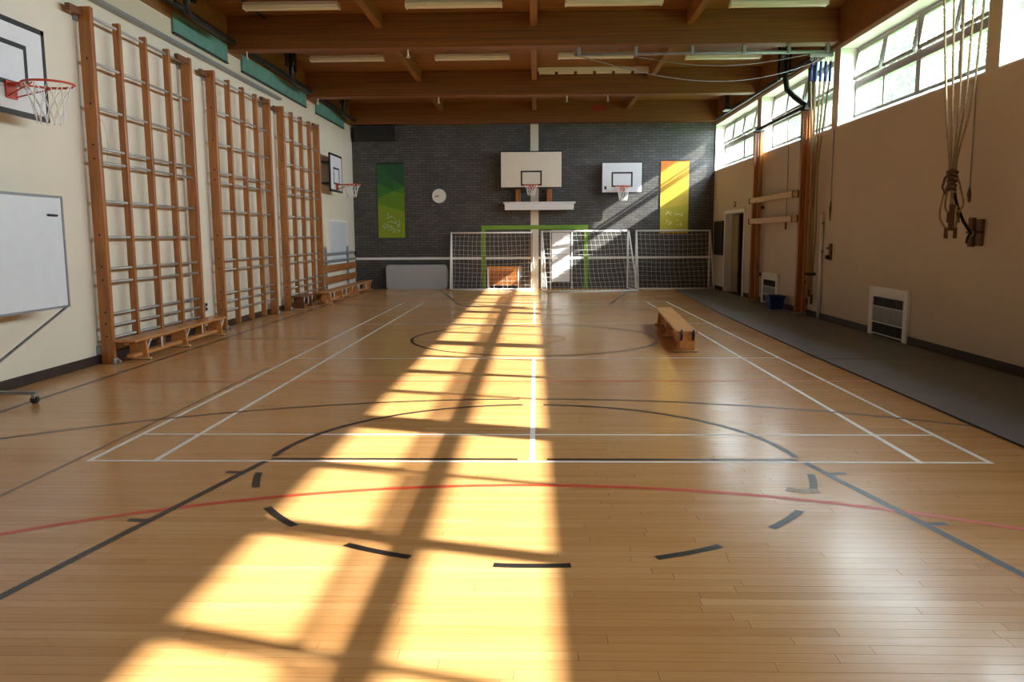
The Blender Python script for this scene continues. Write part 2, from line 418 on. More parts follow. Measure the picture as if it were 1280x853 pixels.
# ---- back wall
o = MB().box(XL-.25, XR+.35, YB, YB+.25, -.1, ZC).build('wall_back', 'dark_brick'); tag(o, 'dark grey brick end wall behind the white goals', 'wall', kind='structure')
wb = o
MB().box(-5.28, 5.16, YB-.004, YB, .855, .925).build('painted_stripe', 'white_paint', wb)
gl = thing('trim_4', 'lime green goal outline marked on the brick wall', 'goal outline', (0, YB, 0), kind='structure')
for x0, x1, z0, z1 in ((-1.56, -1.44, 0, 1.84), (1.44, 1.56, 0, 1.84), (-1.44, 1.44, 1.72, 1.84)): part('green_strip', 'green_tape', gl, (x0, x1, YB-.025, YB-.005, z0, z1))
o = MB().box(-.118, .114, YB-.02, YB, 0, 4.74, bev=.004).build('trim_2', 'board_cream'); tag(o, 'narrow white vertical strip up the middle of the brick wall', 'trim', kind='structure')
# ---- front wall, behind the camera
o = MB().box(XL-.25, XR+.35, YF-.25, YF, -.1, ZC).build('wall_front', 'cream'); tag(o, 'plain cream end wall at the near end of the hall', 'wall', kind='structure')
# ---- right wall with high windows and a doorway
ZS, ZH = 3.33, 4.64
XG = XR+.29                       # glazing plane
DY0, DY1, DZ = 20.28, 22.20, 2.08  # doorway
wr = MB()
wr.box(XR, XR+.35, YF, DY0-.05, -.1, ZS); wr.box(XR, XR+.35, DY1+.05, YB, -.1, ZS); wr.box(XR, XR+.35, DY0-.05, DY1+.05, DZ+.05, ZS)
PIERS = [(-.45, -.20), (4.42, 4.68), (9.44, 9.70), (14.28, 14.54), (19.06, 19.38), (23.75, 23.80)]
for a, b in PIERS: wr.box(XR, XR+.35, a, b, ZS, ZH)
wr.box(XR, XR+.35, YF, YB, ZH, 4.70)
o = wr.build('wall_right', 'cream_shaded'); tag(o, 'cream painted wall below the high windows', 'wall', kind='structure')
o = MB().box(XR-.03, XR+.35, YF, YB, 4.70, ZC).build('trim_3', 'deck_wood'); tag(o, 'brown timber fascia above the high windows', 'trim', kind='structure')
o = MB().box(XR-.018, XR, YF, DY0-.14, 0, .11).box(XR-.018, XR, DY1+.1, YB, 0, .11).build('baseboard_right', 'dark_skirting'); tag(o, 'dark brown skirting below the high windows wall', 'baseboard', kind='structure')
# alcove beyond the doorway
o = MB().box(XR+.35, XR+1.5, DY0-.05, DY0, -.1, DZ+.1).box(XR+.35, XR+1.5, DY1, DY1+.05, -.1, DZ+.1).box(XR+1.5, XR+1.55, DY0-.05, DY1+.05, -.1, DZ+.1).box(XR+.35, XR+1.5, DY0, DY1, DZ, DZ+.1).box(XR+.35, XR+1.5, DY0, DY1, -.1, -.001).build('wall_alcove', 'alcove')
tag(o, 'dim passage walls seen through the side doorway', 'wall', kind='structure')
d = thing('door_1', 'side doorway with pale frame and brown door leaf', 'door', (XR, (DY0+DY1)/2, 0), kind='structure')
part('door_frame', 'white_paint', d, (XR-.03, XR+.30, DY0-.09, DY0, 0, DZ+.09)); part('door_frame', 'white_paint', d, (XR-.03, XR+.30, DY1, DY1+.09, 0, DZ+.09)); part('door_frame', 'white_paint', d, (XR-.03, XR+.30, DY0, DY1, DZ, DZ+.09))
lf = part('door_leaf', 'door_leaf', d, (XR+.16, XR+.205, DY0+1.25, DY1-.004, .01, DZ-.005), bev=.004)
part('door_handle', 'steel', lf, (XR+.12, XR+.16, DY0+1.33, DY0+1.46, 1.0, 1.02))
lf2 = MB().bar((XR+.40, DY0+.03, 1.035), (XR+1.05, DY0+.12, 1.035), .045, 2.05).build('door_leaf', 'dark_wood', d)

# ---- windows: sill, frame, transom, mullions, fixed lower panes and pivoting vents
def window(n, y0, y1, label):
    t = thing('window_%d' % n, label, 'window', (XR+.2, (y0+y1)/2, ZS), kind='structure')
    MB().prism([(XR-.012, ZS), (XR-.012, ZS+.02), (XG-.03, ZS+.15), (XG+.06, ZS+.15), (XG+.06, ZS)], 1, y0, y1).build('window_sill', 'white_paint', t)
    for q0, q1 in ((y0+.001, y0+.013), (y1-.013, y1-.001)): part('reveal_lining', 'white_paint', t, (XR-.006, XG-.024, q0, q1, ZS+.02, ZH))
    part('reveal_lining', 'white_paint', t, (XR-.006, XG-.024, y0+.013, y1-.013, ZH-.012, ZH-.001))
    zb, zt = ZS+.15, ZH; xf0, xf1 = XG-.022, XG+.022; ztr0, ztr1 = 3.96, 4.08
    part('window_frame', 'window_paint', t, (xf0, xf1, y0, y1, zb, zb+.05), (xf0, xf1, y0, y1, zt-.05, zt), (xf0, xf1, y0, y0+.05, zb+.05, zt-.05), (xf0, xf1, y1-.05, y1, zb+.05, zt-.05))
    part('transom', 'window_paint', t, (xf0-.01, xf1+.01, y0+.05, y1-.05, ztr0, ztr1))
    W = y1-y0; edges = [y0+.05, y0+W*.25, y0+W*.5, y0+W*.75, y1-.05]
    hw = [0, .028, .07, .028, 0]
    for i in (1, 2, 3): part('mullion', 'window_paint', t, (xf0, xf1, edges[i]-hw[i], edges[i]+hw[i], zb+.05, ztr0), (xf0, xf1, edges[i]-hw[i], edges[i]+hw[i], ztr1, zt-.05))
    for i in range(4):
        a, b = edges[i]+hw[i], edges[i+1]-hw[i+1]
        part('pane', 'glass', t, (XG-.003, XG+.003, a, b, zb+.05, ztr0))
        # pivoting vent: top leans inward, foot swings out
        z0, z1 = ztr1+.004, zt-.054; zc = (z0+z1)/2; an = R((8, 7, 9, 6)[(i+n) % 4]); g = MB(); h = (z1-z0)/2-.006
        def P(yy, s): return (XG-math.sin(an)*(h-s), yy, z1-.006-math.cos(an)*(h-s))   # hung at the top, foot swung in
        A, B = a+.012, b-.012
        fr = MB()
        fr.bar(P(A, -h+.02), P(B, -h+.02), .035, .045, ref=(math.sin(an), 0, math.cos(an))); fr.bar(P(A, h-.02), P(B, h-.02), .035, .045, ref=(math.sin(an), 0, math.cos(an)))
        fr.bar(P(A+.018, -h), P(A+.018, h), .035, .04, ref=(0, 1, 0)); fr.bar(P(B-.018, -h), P(B-.018, h), .035, .04, ref=(0, 1, 0))
        vo = fr.build('vent', 'window_paint', t)
        q = MB(); q.bar(P((A+B)/2, -h+.04), P((A+B)/2, h-.04), .005, (B-A)-.07, ref=(0, 1, 0)); q.build('pane', 'glass', vo)
    return t
wl = ['far window in the corner next to the dark brick wall', 'high window above the folded wooden climbing frame', 'large high window behind the near rope bundle', 'high window at the right edge nearest the camera', 'high window beside the near end wall']
spans = [(19.38, 23.75), (14.54, 19.06), (9.70, 14.28), (4.68, 9.44), (-.20, 4.42)]
for i, (a, b) in enumerate(spans): window(i+1, a, b, wl[i])

# ---- ceiling, beams, joists
o = MB().box(XL-.25, XR+.35, YF-.25, YB+.25, ZC, ZC+.12).build('ceiling', 'deck_wood'); tag(o, 'flat brown timber deck above the roof beams', 'ceiling', kind='structure')
BE = [(4.45, 4.77), (9.45, 9.77), (14.30, 14.62), (19.10, 19.42), (23.50, 23.80)]
bl = ['deep brown timber beam overhead near the camera', 'deep brown timber beam just above the top of the picture', 'deep brown timber beam carrying the rope track', 'deep brown timber beam second from the brick wall', 'brown timber beam against the top of the brick wall']
for i, (a, b) in enumerate(BE):
    o = MB().box(XL, XR, a, b, 4.74 if i < 4 else 4.72, ZC, bev=.01).build('ceiling_beam', 'beam_wood'); tag(o, bl[i], 'beam', 'roof beams across the hall', 'structure')
seg = [(9.77, 14.30), (14.62, 19.10), (19.42, 23.50)]
sn = ['in front of the rope track beam', 'between the two middle beams', 'next to the brick wall']; xn = {-2.64: 'left', 0: 'middle', 2.64: 'right'}
for j, (a, b) in enumerate(seg):
    for x in (-2.64, 0, 2.64):
        o = MB().box(x-.06, x+.06, a, b, 5.06, ZC, bev=.006).build('ceiling_joist', 'joist_wood'); tag(o, '%s timber joist %s' % (xn[x], sn[j]), 'joist', 'joists between the roof beams', 'structure')

# ---- outside
o = MB().box(XR+.4, 90, -60, 90, -.5, -.3).build('ground', 'grass'); tag(o, 'lawn outside the hall', 'ground', kind='structure')
def make_tree_mesh(seed):
    rg = random.Random(seed); b = MB()
    for k in range(8500):
        u, v, r = rg.uniform(-1, 1), rg.uniform(0, 2*math.pi), rg.random()**.35
        q = math.sqrt(1-u*u); wob = 1+.22*math.sin(3*v+seed)*math.cos(4*u+seed)
        c = Vector((4.1*r*wob*q*math.cos(v), 4.1*r*wob*q*math.sin(v), 13.5+7.6*r*wob*u))
        a = Vector((rg.gauss(0, 1), rg.gauss(0, 1), rg.gauss(0, 1))).normalized(); d = a.orthogonal().normalized(); L = rg.uniform(.16, .32)
        b.add([c-a*L, c+d*L*.55, c+a*L, c-d*L*.55], [(0, 1, 2, 3)])
    return b
tl = ['leafy tree outside, at the far edge of the corner window', 'leafy tree outside, in the middle of the corner window', 'leafy tree outside, between the corner window and the next', 'leafy tree outside, in the far panes above the climbing frame', 'leafy tree outside, in the near panes above the climbing frame', 'leafy tree outside, behind the far rope bundle', 'leafy tree outside, in the far panes of the large window', 'leafy tree outside, in the middle panes of the large window', 'leafy tree outside, behind the near rope bundle', 'leafy tree outside the window at the right picture edge']
tp = [(29, 134), (28, 123.8), (29, 113.6), (28, 103.4), (29, 93.2), (28, 83), (29, 72.8), (28, 62.6), (29, 52.4), (28, 42.2)]
for i, (x, yy) in enumerate(tp):
    t = thing('tree', tl[i], 'tree', (x, yy, -.3), 'trees outside the windows')
    cr = make_tree_mesh(i+1)
    cr.v = [(p[0]+x, p[1]+yy, p[2]-.3) for p in cr.v]; cr.build('crown', 'leaf', t)
    tr = MB(); tr.tube([(x, yy, -.3), (x+.1, yy, 3), (x-.1, yy+.1, 6), (x, yy, 10)], [.45, .35, .25, .1], 10)
    for k in range(6):
        a = k*1.05; tr.tube([(x, yy, 4.5+k*.7), (x+1.2*math.cos(a), yy+1.2*math.sin(a), 6.2+k*.7), (x+2.3*math.cos(a), yy+2.3*math.sin(a), 7.4+k*.7)], [.1, .07, .02], 6)
    tr.build('trunk', 'bark', t)

# ================================================================== THINGS
# ---- wall bars on the left wall
BZ = [.31, .46, .60, .99, 1.15, 1.53, 1.96, 2.42, 2.58, 3.05, 3.56, 4.08]
def wall_bars(y0, y1, label):
    t = thing('wall_bars', label, 'wall bars', (XL+.15, (y0+y1)/2, 0), 'wall bar frames on the cream wall')
    n = [y0+(y1-y0)*k/4 for k in range(5)]
    for i, yy in enumerate(n):
        outer = i in (0, 4)
        if outer:
            p = part('post', 'frame_wood', t, (-5.245, -5.095, yy-.035, yy+.035, .0, 4.17), bev=.006)
            MB().box(-5.11, -5.075, yy-.045, yy+.045, 0, .07, bev=.008).build('foot_bracket', 'steel', p)
            MB().cyl((-5.055, yy-.015, .026), (-5.055, yy+.015, .026), .026, 12).build('castor', 'galvanised', p)
            if i == 0:
                for k in (0, 1, 2, 3, 4, 5, 7, 8, 9, 10):
                    MB().cyl((-5.165, yy-.037, BZ[k]+.03), (-5.165, yy-.03, BZ[k]+.03), .013, 8).build('bolt', 'black_metal', p)
        else:
            part('upright', 'frame_wood', t, (-5.20, -5.112, yy-.028, yy+.028, .05, 4.15), bev=.005)
    for z in BZ:
        MB().cyl((-5.155, y0+.02, z), (-5.155, y1+.045, z), .018, 8).build('bar', 'steel', t)
    # hinge arms back to the wall at the top of the outer posts
    part('hinge_arm', 'dark_wood', t, (-5.16, -5.10, y1-.42, y1-.036, 4.07, 4.15), bev=.005)
    part('hinge_arm', 'dark_wood', t, (-5.24, -5.18, y0-.30, y0-.036, 4.06, 4.14), bev=.005)
    for yy in (y0, y1): part('wall_bracket', 'galvanised', t, (XL, -5.246, yy-.05, yy+.05, 4.02, 4.16)), part('wall_bracket', 'galvanised', t, (XL, -5.246, yy-.05, yy+.05, .12, .22))
    return t
wall_bars(9.58, 12.28, 'wooden wall bar frame nearest the camera, with steel rungs'); wall_bars(13.18, 15.88, 'wooden wall bar frame standing between the other two frames'); wall_bars(16.74, 19.44, 'wooden wall bar frame farthest back, nearest the brick wall')
t = MB().box(XL, -5.20, 8.6, 17.0, 4.33, 4.38, bev=.008).build('guide_rail', 'galvanised', origin=(-5.25, 12.8, 4.33)); tag(t, 'grey metal guide rail along the wall above the wall bars', 'rail')
t = MB().tube([(-5.05+.06*math.sin(a), 9.53+.0*a, 2.62+.27*math.cos(a)) for a in [2*math.pi*k/28 for k in range(28)]], .002, 5, closed=True).build('wire_loop', 'galvanised', origin=(-5.05, 9.5, 2.35)); tag(t, 'thin wire loop hung on the nearest wall bar post', 'wire')
t = thing('wall_fitting', 'small grey fitting low on the wall between two wall bar frames', 'fitting', (XL, 12.83, .36))
part('plate', 'galvanised', t, (XL, XL+.01, 12.79, 12.87, .34, .48), bev=.003); part('knob', 'black_metal', t, (XL+.01, XL+.03, 12.81, 12.85, .43, .47), bev=.004); part('knob', 'black_metal', t, (XL+.01, XL+.03, 12.81, 12.85, .36, .40), bev=.004)

# ---- teal panels, pipes and cables along the top of the left wall
for a, b, lb in ((12.15, 14.24, 'teal panel strip nearest the camera, above the wall bars'), (14.95, 19.05, 'long teal panel strip between two roof beams'), (19.9, 22.75, 'teal panel strip nearest the brick wall')):
    t = thing('valance_panel', lb, 'panel', (XL, (a+b)/2, 4.49), 'teal panels high on the left wall')
    part('sheet', 'teal', t, (-5.285, -5.262, a, b, 4.515, 4.81)); part('edge_strip', 'black_metal', t, (-5.295, -5.25, a, b, 4.49, 4.515))
    for q in (a+.05, b-.09): part('bracket', 'galvanised', t, (XL, -5.285, q, q+.04, 4.53, 4.57))
for yy, lb in ((11.9, 'black drop pipe over the nearest teal panel'), (16.9, 'black drop pipe between the middle roof beams on the left'), (21.4, 'black drop pipe on the left near the brick wall')):
    t = thing('drop_pipe', lb, 'pipe', (-4.95, yy, 4.66), 'black drop pipes along the left wall')
    MB().tube([(-4.95, yy, ZC), (-4.95, yy, 4.86), (-4.96, yy+.05, 4.80), (-5.0, yy+.14, 4.76), (-5.02, yy+.45, 4.75), (-5.03, yy+1.6, 4.75)], .05, 10).build('pipe', 'black_metal', t)
    for q in (-.33, -.26, .22, .30): part('hanger_strap', 'black_metal', t, (-4.97, -4.93, yy+q-.018, yy+q+.018, 4.92, ZC))
    part('clamp', 'galvanised', t, (-5.01, -4.89, yy-.03, yy+.03, 5.02, 5.06))
t = MB().tube([(-5.17, 11.2, 4.87), (-5.18, 14, 4.86), (-5.17, 18, 4.87), (-5.18, 22.6, 4.86)], .05, 10).build('cable_run', 'black_metal', origin=(-5.08, 16, 4.68)); tag(t, 'black cable run along the top of the left wall', 'cable')
t = MB().tube([(-4.62, 10.6, 5.26), (-4.63, 12.5, 5.26), (-4.62, 14.3, 5.25)], .02, 6).build('cable_run', 'black_metal', origin=(-4.62, 12.4, 5.24)); tag(t, 'thin black cable under the ceiling left of the nearest lamp', 'cable')

# ---- lamps
def lamp(x, y, label):
    t = thing('ceiling_lamp', label, 'lamp', (x, y, 5.12), 'fluorescent ceiling lamps')
    part('body', 'white_paint', t, (x-.76, x+.76, y-.07, y+.07, 5.17, 5.22), bev=.008)
    df = MB().prism([(y-.085, 5.17), (y-.07, 5.115), (y+.07, 5.115), (y+.085, 5.17)], 0, x-.74, x+.74).build('diffuser', 'lamp_plastic', t)
    for s in (-1, 1):
        part('end_cap', 'white_paint', t, (x+s*.74, x+s*.765, y-.09, y+.09, 5.11, 5.175), bev=.004)
        part('hanger', 'galvanised', t, (x+s*.5-.01, x+s*.5+.01, y-.01, y+.01, 5.22, ZC))
rows = ((13.28, 'in the row before the rope track beam'), (17.1, 'in the row between the middle beams'))
for yy, rn in rows:
    for x, pn in ((-3.84, 'leftmost'), (-1.26, 'second from left'), (1.26, 'second from right'), (3.88, 'rightmost')):
        lamp(x, yy+(.2 if x > 3 else 0), '%s fluorescent lamp %s' % (pn, rn))
t = thing('louvre_lamp', 'long segmented lamp against the far middle beam', 'lamp', (1.38, 18.95, 5.16))
part('body', 'white_paint', t, (.08, 2.68, 18.86, 19.02, 5.235, ZC), bev=.006)
for k in range(6): part('louvre', 'lamp_plastic', t, (.11+k*.43, .47+k*.43, 18.87, 19.01, 5.17, 5.234), bev=.01)
# eye hooks below the beams
for x, yy, lb in ((-5.0, 14.46, 'small white hook under the left end of the rope track beam'), (-2.18, 14.46, 'small white hook under the rope track beam, left of centre'), (-5.05, 19.26, 'small white hook under the left end of the far beam'), (-2.22, 19.26, 'small white hook under the far beam, left of centre'), (.76, 19.26, 'small white hook under the far beam, just right of centre'), (1.70, 19.26, 'small white hook under the far beam, farther right')):
    t = thing('ceiling_hook', lb, 'hook', (x, yy, 4.58), 'white hooks under the roof beams')
    MB().cyl((x, yy, 4.75), (x, yy, 4.64), .012, 8).build('shank', 'goal_white', t)
    MB().tube([(x+.02*math.cos(a), yy, 4.62+.02*math.sin(a)) for a in [2*math.pi*k/14 for k in range(14)]], .007, 6, closed=True).build('eye', 'goal_white', t)

# ---- benches
def bench(loc, rz, L, label, leg_y, wood='bench_wood', h=.29, w=.27, hooks=False, rail=True):
    t = thing('gym_bench', label, 'bench', (0, 0, 0), 'long wooden gym benches')
    part('seat', wood, t, (-w/2, w/2, -L/2, L/2, h-.032, h), bev=.006)
    for yy in leg_y:
        lg = MB().prism([(-.115, .03), (.115, .03), (.10, h-.032), (-.10, h-.032)], 1, yy-.018, yy+.018).build('leg', wood, t)
        part('foot', 'pale_wood', lg, (-.155, .155, yy-.03, yy+.03, 0.004, .03), bev=.005)
        part('rubber_pad', 'rubber', lg, (-.15, -.09, yy-.028, yy+.028, 0, .004)); part('rubber_pad', 'rubber', lg, (.09, .15, yy-.028, yy+.028, 0, .004))
        for s in (-1, 1): MB().bar((s*.085, yy+.02, .10), (s*.085, yy+.16, h-.04), .02, .008).build('stay', 'goal_white', lg)
    if rail: part('balance_rail', wood, t, (-.05, .05, -L/2+.12, L/2-.12, .05, .10), bev=.008)
    for k in (-.22, .22): MB().cyl((.06, k*L, .095), (.06, k*L, h-.03), .012, 8).build('stay_rod', 'goal_white', t)
    part('seat_batten', wood, t, (-.03, .03, -L/2+.05, L/2-.05, h-.07, h-.032))
    if hooks:
        part('end_board', wood, t, (-.10, .10, -L/2, -L/2+.022, .06, h-.032), bev=.004)
        for s in (-1, 1):
            MB().tube([(s*.075, -L/2-.004, h-.12), (s*.075, -L/2-.012, h-.02), (s*.075, -L/2-.05, h+.015), (s*.075, -L/2-.075, h-.03), (s*.075, -L/2-.075, h-.08)], .014, 8).build('hook', 'hook_blue', t)
    t.location = loc; t.rotation_euler = (0, 0, rz); return t
bench((-5.0+.02, 11.1, 0), R(.5), 3.05, 'wooden gym bench beside the nearest wall bar frame', (-1.18, 0, 1.30))
bench((2.10, 12.15, 0), R(-4.0), 3.55, 'wooden gym bench alone on the open floor at right', (-1.66, 0, 1.60), hooks=True)
bench((-4.80, 19.55, 0), R(1.0), 3.0, 'wooden gym bench in front of the farthest wall bar frame', (-1.2, 0, 1.2))
bench((-4.83, 22.25, 0), R(.6), 2.2, 'short wooden gym bench in the corner by the brick wall', (-.9, .9))
bench((-5.14+.17, 17.15, 0), R(0), 0.9, 'short dark wooden bench end against the farthest wall bars', (-.3, .3), wood='dark_wood', h=.30, w=.22)

# ---- hook rack in the far left corner
t = thing('slatted_rack', 'wooden slatted rack with two grey rails in the far corner', 'rack', (-5.24, 21.6, 0))
for yy in (20.25, 22.62): part('upright', 'galvanised', t, (-5.27, -5.22, yy-.03, yy+.03, .0, 1.28), bev=.006)
for z in (1.10, .92): part('rail', 'galvanised', t, (-5.22, -5.19, 19.75, 23.35, z-.03, z+.03), bev=.006)
for z in (.735, .44): part('slat', 'frame_wood', t, (-5.22, -5.18, 19.75, 23.4, z-.085, z+.085), bev=.006)
part('hook', 'black_metal', t, (-5.19, -5.13, 23.2, 23.24, 1.0, 1.12), bev=.01)
t = thing('notice_board', 'pale blue-white board on the wall behind the slatted rack', 'board', (XL, 21.7, .85))
part('panel', 'whiteboard', t, (XL, XL+.02, 20.82, 22.7, .85, 1.94)); part('frame', 'white_paint', t, (XL, XL+.03, 20.78, 20.82, .81, 1.98), (XL, XL+.03, 22.7, 22.74, .81, 1.98), (XL, XL+.03, 20.82, 22.7, 1.94, 1.98), (XL, XL+.03, 20.82, 22.7, .81, .85))

# ---- basketball hoops (built facing +x or -y)
def hoop(label, c, face, W, H, rim_z, white='board_white', arms=.25, border=True, netlen=.36, marks='black_paint', rim_r=.225, reach=.15, offset=0, knob=False):
    """c: centre of the board's front face; face 'x' (looks to +x) or 'y' (looks to -y)"""
    t = thing('basketball_hoop', label, 'hoop', c, 'basketball hoops')
    c = Vector(c)
    def P(u, d, v):   # u along board, d out from the board, v up
        return c+(Vector((d, u, v)) if face == 'x' else Vector((u, -d, v)))
    def bx(name, mt, par, *L):
        b = MB()
        for (u0, u1, d0, d1, v0, v1) in L:
            p, q = P(u0, d0, v0), P(u1, d1, v1); b.box(p.x, q.x, p.y, q.y, p.z, q.z)
        return b.build(name, mt, par)
    bd = bx('backboard', white, t, (-W/2, W/2, -.03, 0, -H/2, H/2))
    k = .045
    if border: bx('border', marks, bd, (-W/2, W/2, -.032, .003, H/2-k, H/2+.006), (-W/2, W/2, -.032, .003, -H/2-.006, -H/2+k), (-W/2-.006, -W/2+k, -.032, .003, -H/2, H/2), (W/2-k, W/2+.006, -.032, .003, -H/2, H/2))
    else: bx('border', marks, bd, (-W/2-.03, W/2+.03, -.034, -.002, H/2, H/2+.03), (-W/2-.03, W/2+.03, -.034, -.002, -H/2-.03, -H/2), (-W/2-.03, -W/2, -.034, -.002, -H/2, H/2), (W/2, W/2+.03, -.034, -.002, -H/2, H/2))
    rz = rim_z-c.z; sq0 = rz-.0; sw, sh = .30, .42
    bx('target_square', marks, bd, (-sw+offset, sw+offset, 0, .004, sq0+sh-.045, sq0+sh), (-sw+offset, sw+offset, 0, .004, sq0, sq0+.045), (-sw+offset, -sw+.045+offset, 0, .004, sq0+.045, sq0+sh-.045), (sw-.045+offset, sw+offset, 0, .004, sq0+.045, sq0+sh-.045))
    for s in (-1, 1):
        for v in (-.28*H, .28*H):
            MB().cyl(P(s*W*.28, -.03, v), P(s*W*.28, -arms, v), .02, 8).build('support_arm', 'black_metal', t)
    for v in (-.28*H, .28*H): bx('mounting_rail', 'galvanised', t, (-W*.36, W*.36, -arms, -arms+.03, v-.03, v+.03))
    br = bx('rim_bracket', 'red_metal', t, (-.08+offset, .08+offset, .0045, .022, rz-.13, rz+.03), (-.07+offset, .07+offset, .022, reach+.01, rz-.012, rz+.012))
    N = 32; rc = reach+rim_r
    ring = [P(offset+rim_r*math.cos(2*math.pi*i/N), rc+rim_r*math.sin(2*math.pi*i/N), rz) for i in range(N)]
    rm = MB().tube(ring, .011, 8, closed=True).build('rim', 'red_metal', t)
    for s in (-1, 1): MB().cyl(P(offset+s*.06, .022, rz-.11), P(offset+s*rim_r*.75, rc-.05, rz-.012), .007, 6).build('rim_brace', 'red_metal', rm)
    nb = MB(); K = 12; rg = random.Random(len(label))
    def nr(f): return rim_r*(1-.50*f**.6)
    for dr in (1, -1):
        for i in range(K):
            pts = []
            for q in range(7):
                f = q/6; a = 2*math.pi*(i+dr*f*1.6)/K
                pts.append(P(offset+nr(f)*math.cos(a), rc+nr(f)*math.sin(a), rz-netlen*f-.01))
            nb.tube(pts, .005, 4)
    nb.build('net', 'net_white', t)
    if knob: bx('label_patch', 'black_paint', bd, (-W/2+.06, -W/2+.12, 0, .005, -H/2+.08, -H/2+.17))
    return t
hoop('basketball hoop on the left wall nearest the camera, above the whiteboard', (-5.0, 7.82, 3.16), 'x', 1.22, .90, 2.98, arms=.30)
hoop('small looking basketball hoop on the far end of the left wall', (-5.0, 20.6, 3.12), 'x', 1.22, .92, 2.84, arms=.30, netlen=.30)
hoop('large cream basketball hoop in the middle of the brick wall', (-.093, 23.35, 3.40), 'y', 1.72, .98, 2.95, white='board_cream', arms=.45, border=False, rim_r=.19, netlen=.28)
hoop('smaller white basketball hoop on the brick wall at right', (2.49, 23.45, 3.165), 'y', 1.12, .82, 2.90, arms=.35, border=False, rim_r=.21, netlen=.38, knob=True)

# ---- things on the brick wall
def banner(name, label, x0, x1, z0, z1, facets, mt, lines, pm):
    t = thing(name, label, 'banner', ((x0+x1)/2, YB, z0), 'tall hanging banners')
    b = MB(); tn = []; W, H = x1-x0, z1-z0
    for poly, tone in facets:
        b.add([(x0+u*W, YB-.019, z0+v*H) for u, v in poly], [tuple(range(len(poly)))]); tn.append(tone)
    b.box(x0, x1, YB-.018, YB-.008, z0, z1); tn += [.6]*6
    b.build('cloth', mt, t, tone=tn)
    part('top_batten', 'black_metal', t, (x0-.01, x1+.01, YB-.036, YB-.006, z1, z1+.03)); part('bottom_batten', mt, t, (x0, x1, YB-.028, YB-.006, z0-.02, z0))
    p = MB()
    for ln in lines:
        for (a, c) in zip(ln[:-1], ln[1:]): p.bar((x0+a[0]*W, YB-.0205, z0+a[1]*H), (x0+c[0]*W, YB-.0205, z0+c[1]*H), .003, .018, ref=(0, 1, 0)) if False else p.bar((x0+a[0]*W, YB-.0205, z0+a[1]*H), (x0+c[0]*W, YB-.0205, z0+c[1]*H), .018, .002, ref=(0, 1, 0))
    if lines: p.build('print', pm, t)
def scribble(seed, u0, u1, v0, v1, n=16):
    rg = random.Random(seed); L = []
    for k in range(n):
        u, v = rg.uniform(u0, u1), rg.uniform(v0, v1); ln = [(u, v)]
        for q in range(rg.randint(2, 4)):
            u = min(u1, max(u0, u+rg.uniform(-.13, .13))); v = min(v1, max(v0, v+rg.uniform(-.035, .035))); ln.append((u, v))
        L.append(ln)
    return L
fg = [([(0, 1), (0, .74), (.62, .64), (.55, .80), (.2, .97), (.2, 1)], .12), ([(.2, 1), (.2, .97), (.55, .80), (1, .70), (1, 1)], 0.0), ([(.55, .80), (.62, .64), (1, .70)], .25),
      ([(0, .74), (.62, .64), (0, .54)], .38), ([(.62, .64), (1, .70), (1, .60), (.75, .62)], .45), ([(0, .54), (.62, .64), (.75, .62), (1, .60), (1, .36), (0, .46)], .66), ([(0, .46), (1, .36), (1, .22), (0, .1)], .92), ([(0, .1), (1, .22), (1, 0), (0, 0)], 1.0)]
banner('banner', 'tall green banner with pale lettering on the brick wall', -4.585, -3.80, 1.50, 3.62, fg, 'banner_green', scribble(3, .18, .82, .07, .34, 20), 'banner_print')
fy = [([(0, 1), (0, .86), (.6, 1)], .0), ([(.6, 1), (0, .86), (0, .72), (1, .9), (1, 1)], .25), ([(0, .72), (1, .9), (1, .62), (0, .52)], .5), ([(0, .52), (1, .62), (1, .40), (0, .33)], .75), ([(0, .33), (1, .40), (1, 0), (0, 0)], 1.0)]
banner('banner', 'tall yellow banner half in sunlight on the brick wall', 3.635, 4.445, 1.60, 3.65, fy, 'banner_yellow', scribble(5, .2, .8, .1, .3, 14), 'banner_print_pale')
t = thing('wall_clock', 'round white clock on the brick wall beside the green banner', 'clock', (-2.78, YB, 2.5))
MB().cyl((-2.78, YB, 2.70), (-2.78, YB-.05, 2.70), .215, 32).build('case', 'galvanised', t); MB().cyl((-2.78, YB-.05, 2.70), (-2.78, YB-.056, 2.70), .20, 32).build('face', 'clock_face', t)
MB().bar((-2.78, YB-.06, 2.70), (-2.92, YB-.06, 2.675), .014, .004, ref=(0, 1, 0)).build('hand', 'black_paint', t); MB().bar((-2.78, YB-.063, 2.70), (-2.885, YB-.063, 2.69), .022, .004, ref=(0, 1, 0)).build('hand', 'black_paint', t)
t = thing('screen_case', 'long white roll-up screen case below the large hoop', 'screen', (.13, YB, 2.25))
part('case', 'board_white', t, (-.86, 1.12, 23.42, 23.60, 2.27, 2.45), bev=.01); part('top_cover', 'board_white', t, (-.90, 1.17, 23.40, 23.62, 2.45, 2.50), bev=.006)
part('slot', 'black_paint', t, (-.84, 1.10, 23.44, 23.58, 2.255, 2.27))
for x in (-.48, .42): part('bracket', 'frame_wood', t, (x-.07, x+.07, 23.50, YB-.006, 2.5, 2.86), bev=.006)
t = MB().box(-5.19, -3.97, 23.58, 23.795, 4.27, 4.665, bev=.012).build('ventilation_box', 'black_paint', origin=(-4.6, 23.7, 4.27)); tag(t, 'long black box at the top left corner of the brick wall', 'box')
t = thing('red_plate', 'small dull red plate on the beam above the brick wall', 'plate', (1.82, 23.5, 4.98)); part('panel', 'sign_red', t, (1.62, 2.02, 23.47, 23.495, 5.02, 5.17)); part('rim', 'dark_wood', t, (1.60, 2.04, 23.488, 23.5, 5.0, 5.19))
t = thing('folded_table', 'grey folded table top leaning flat against the brick wall', 'table', (-3.45, 23.6, 0))
tb = MB(); pr = []
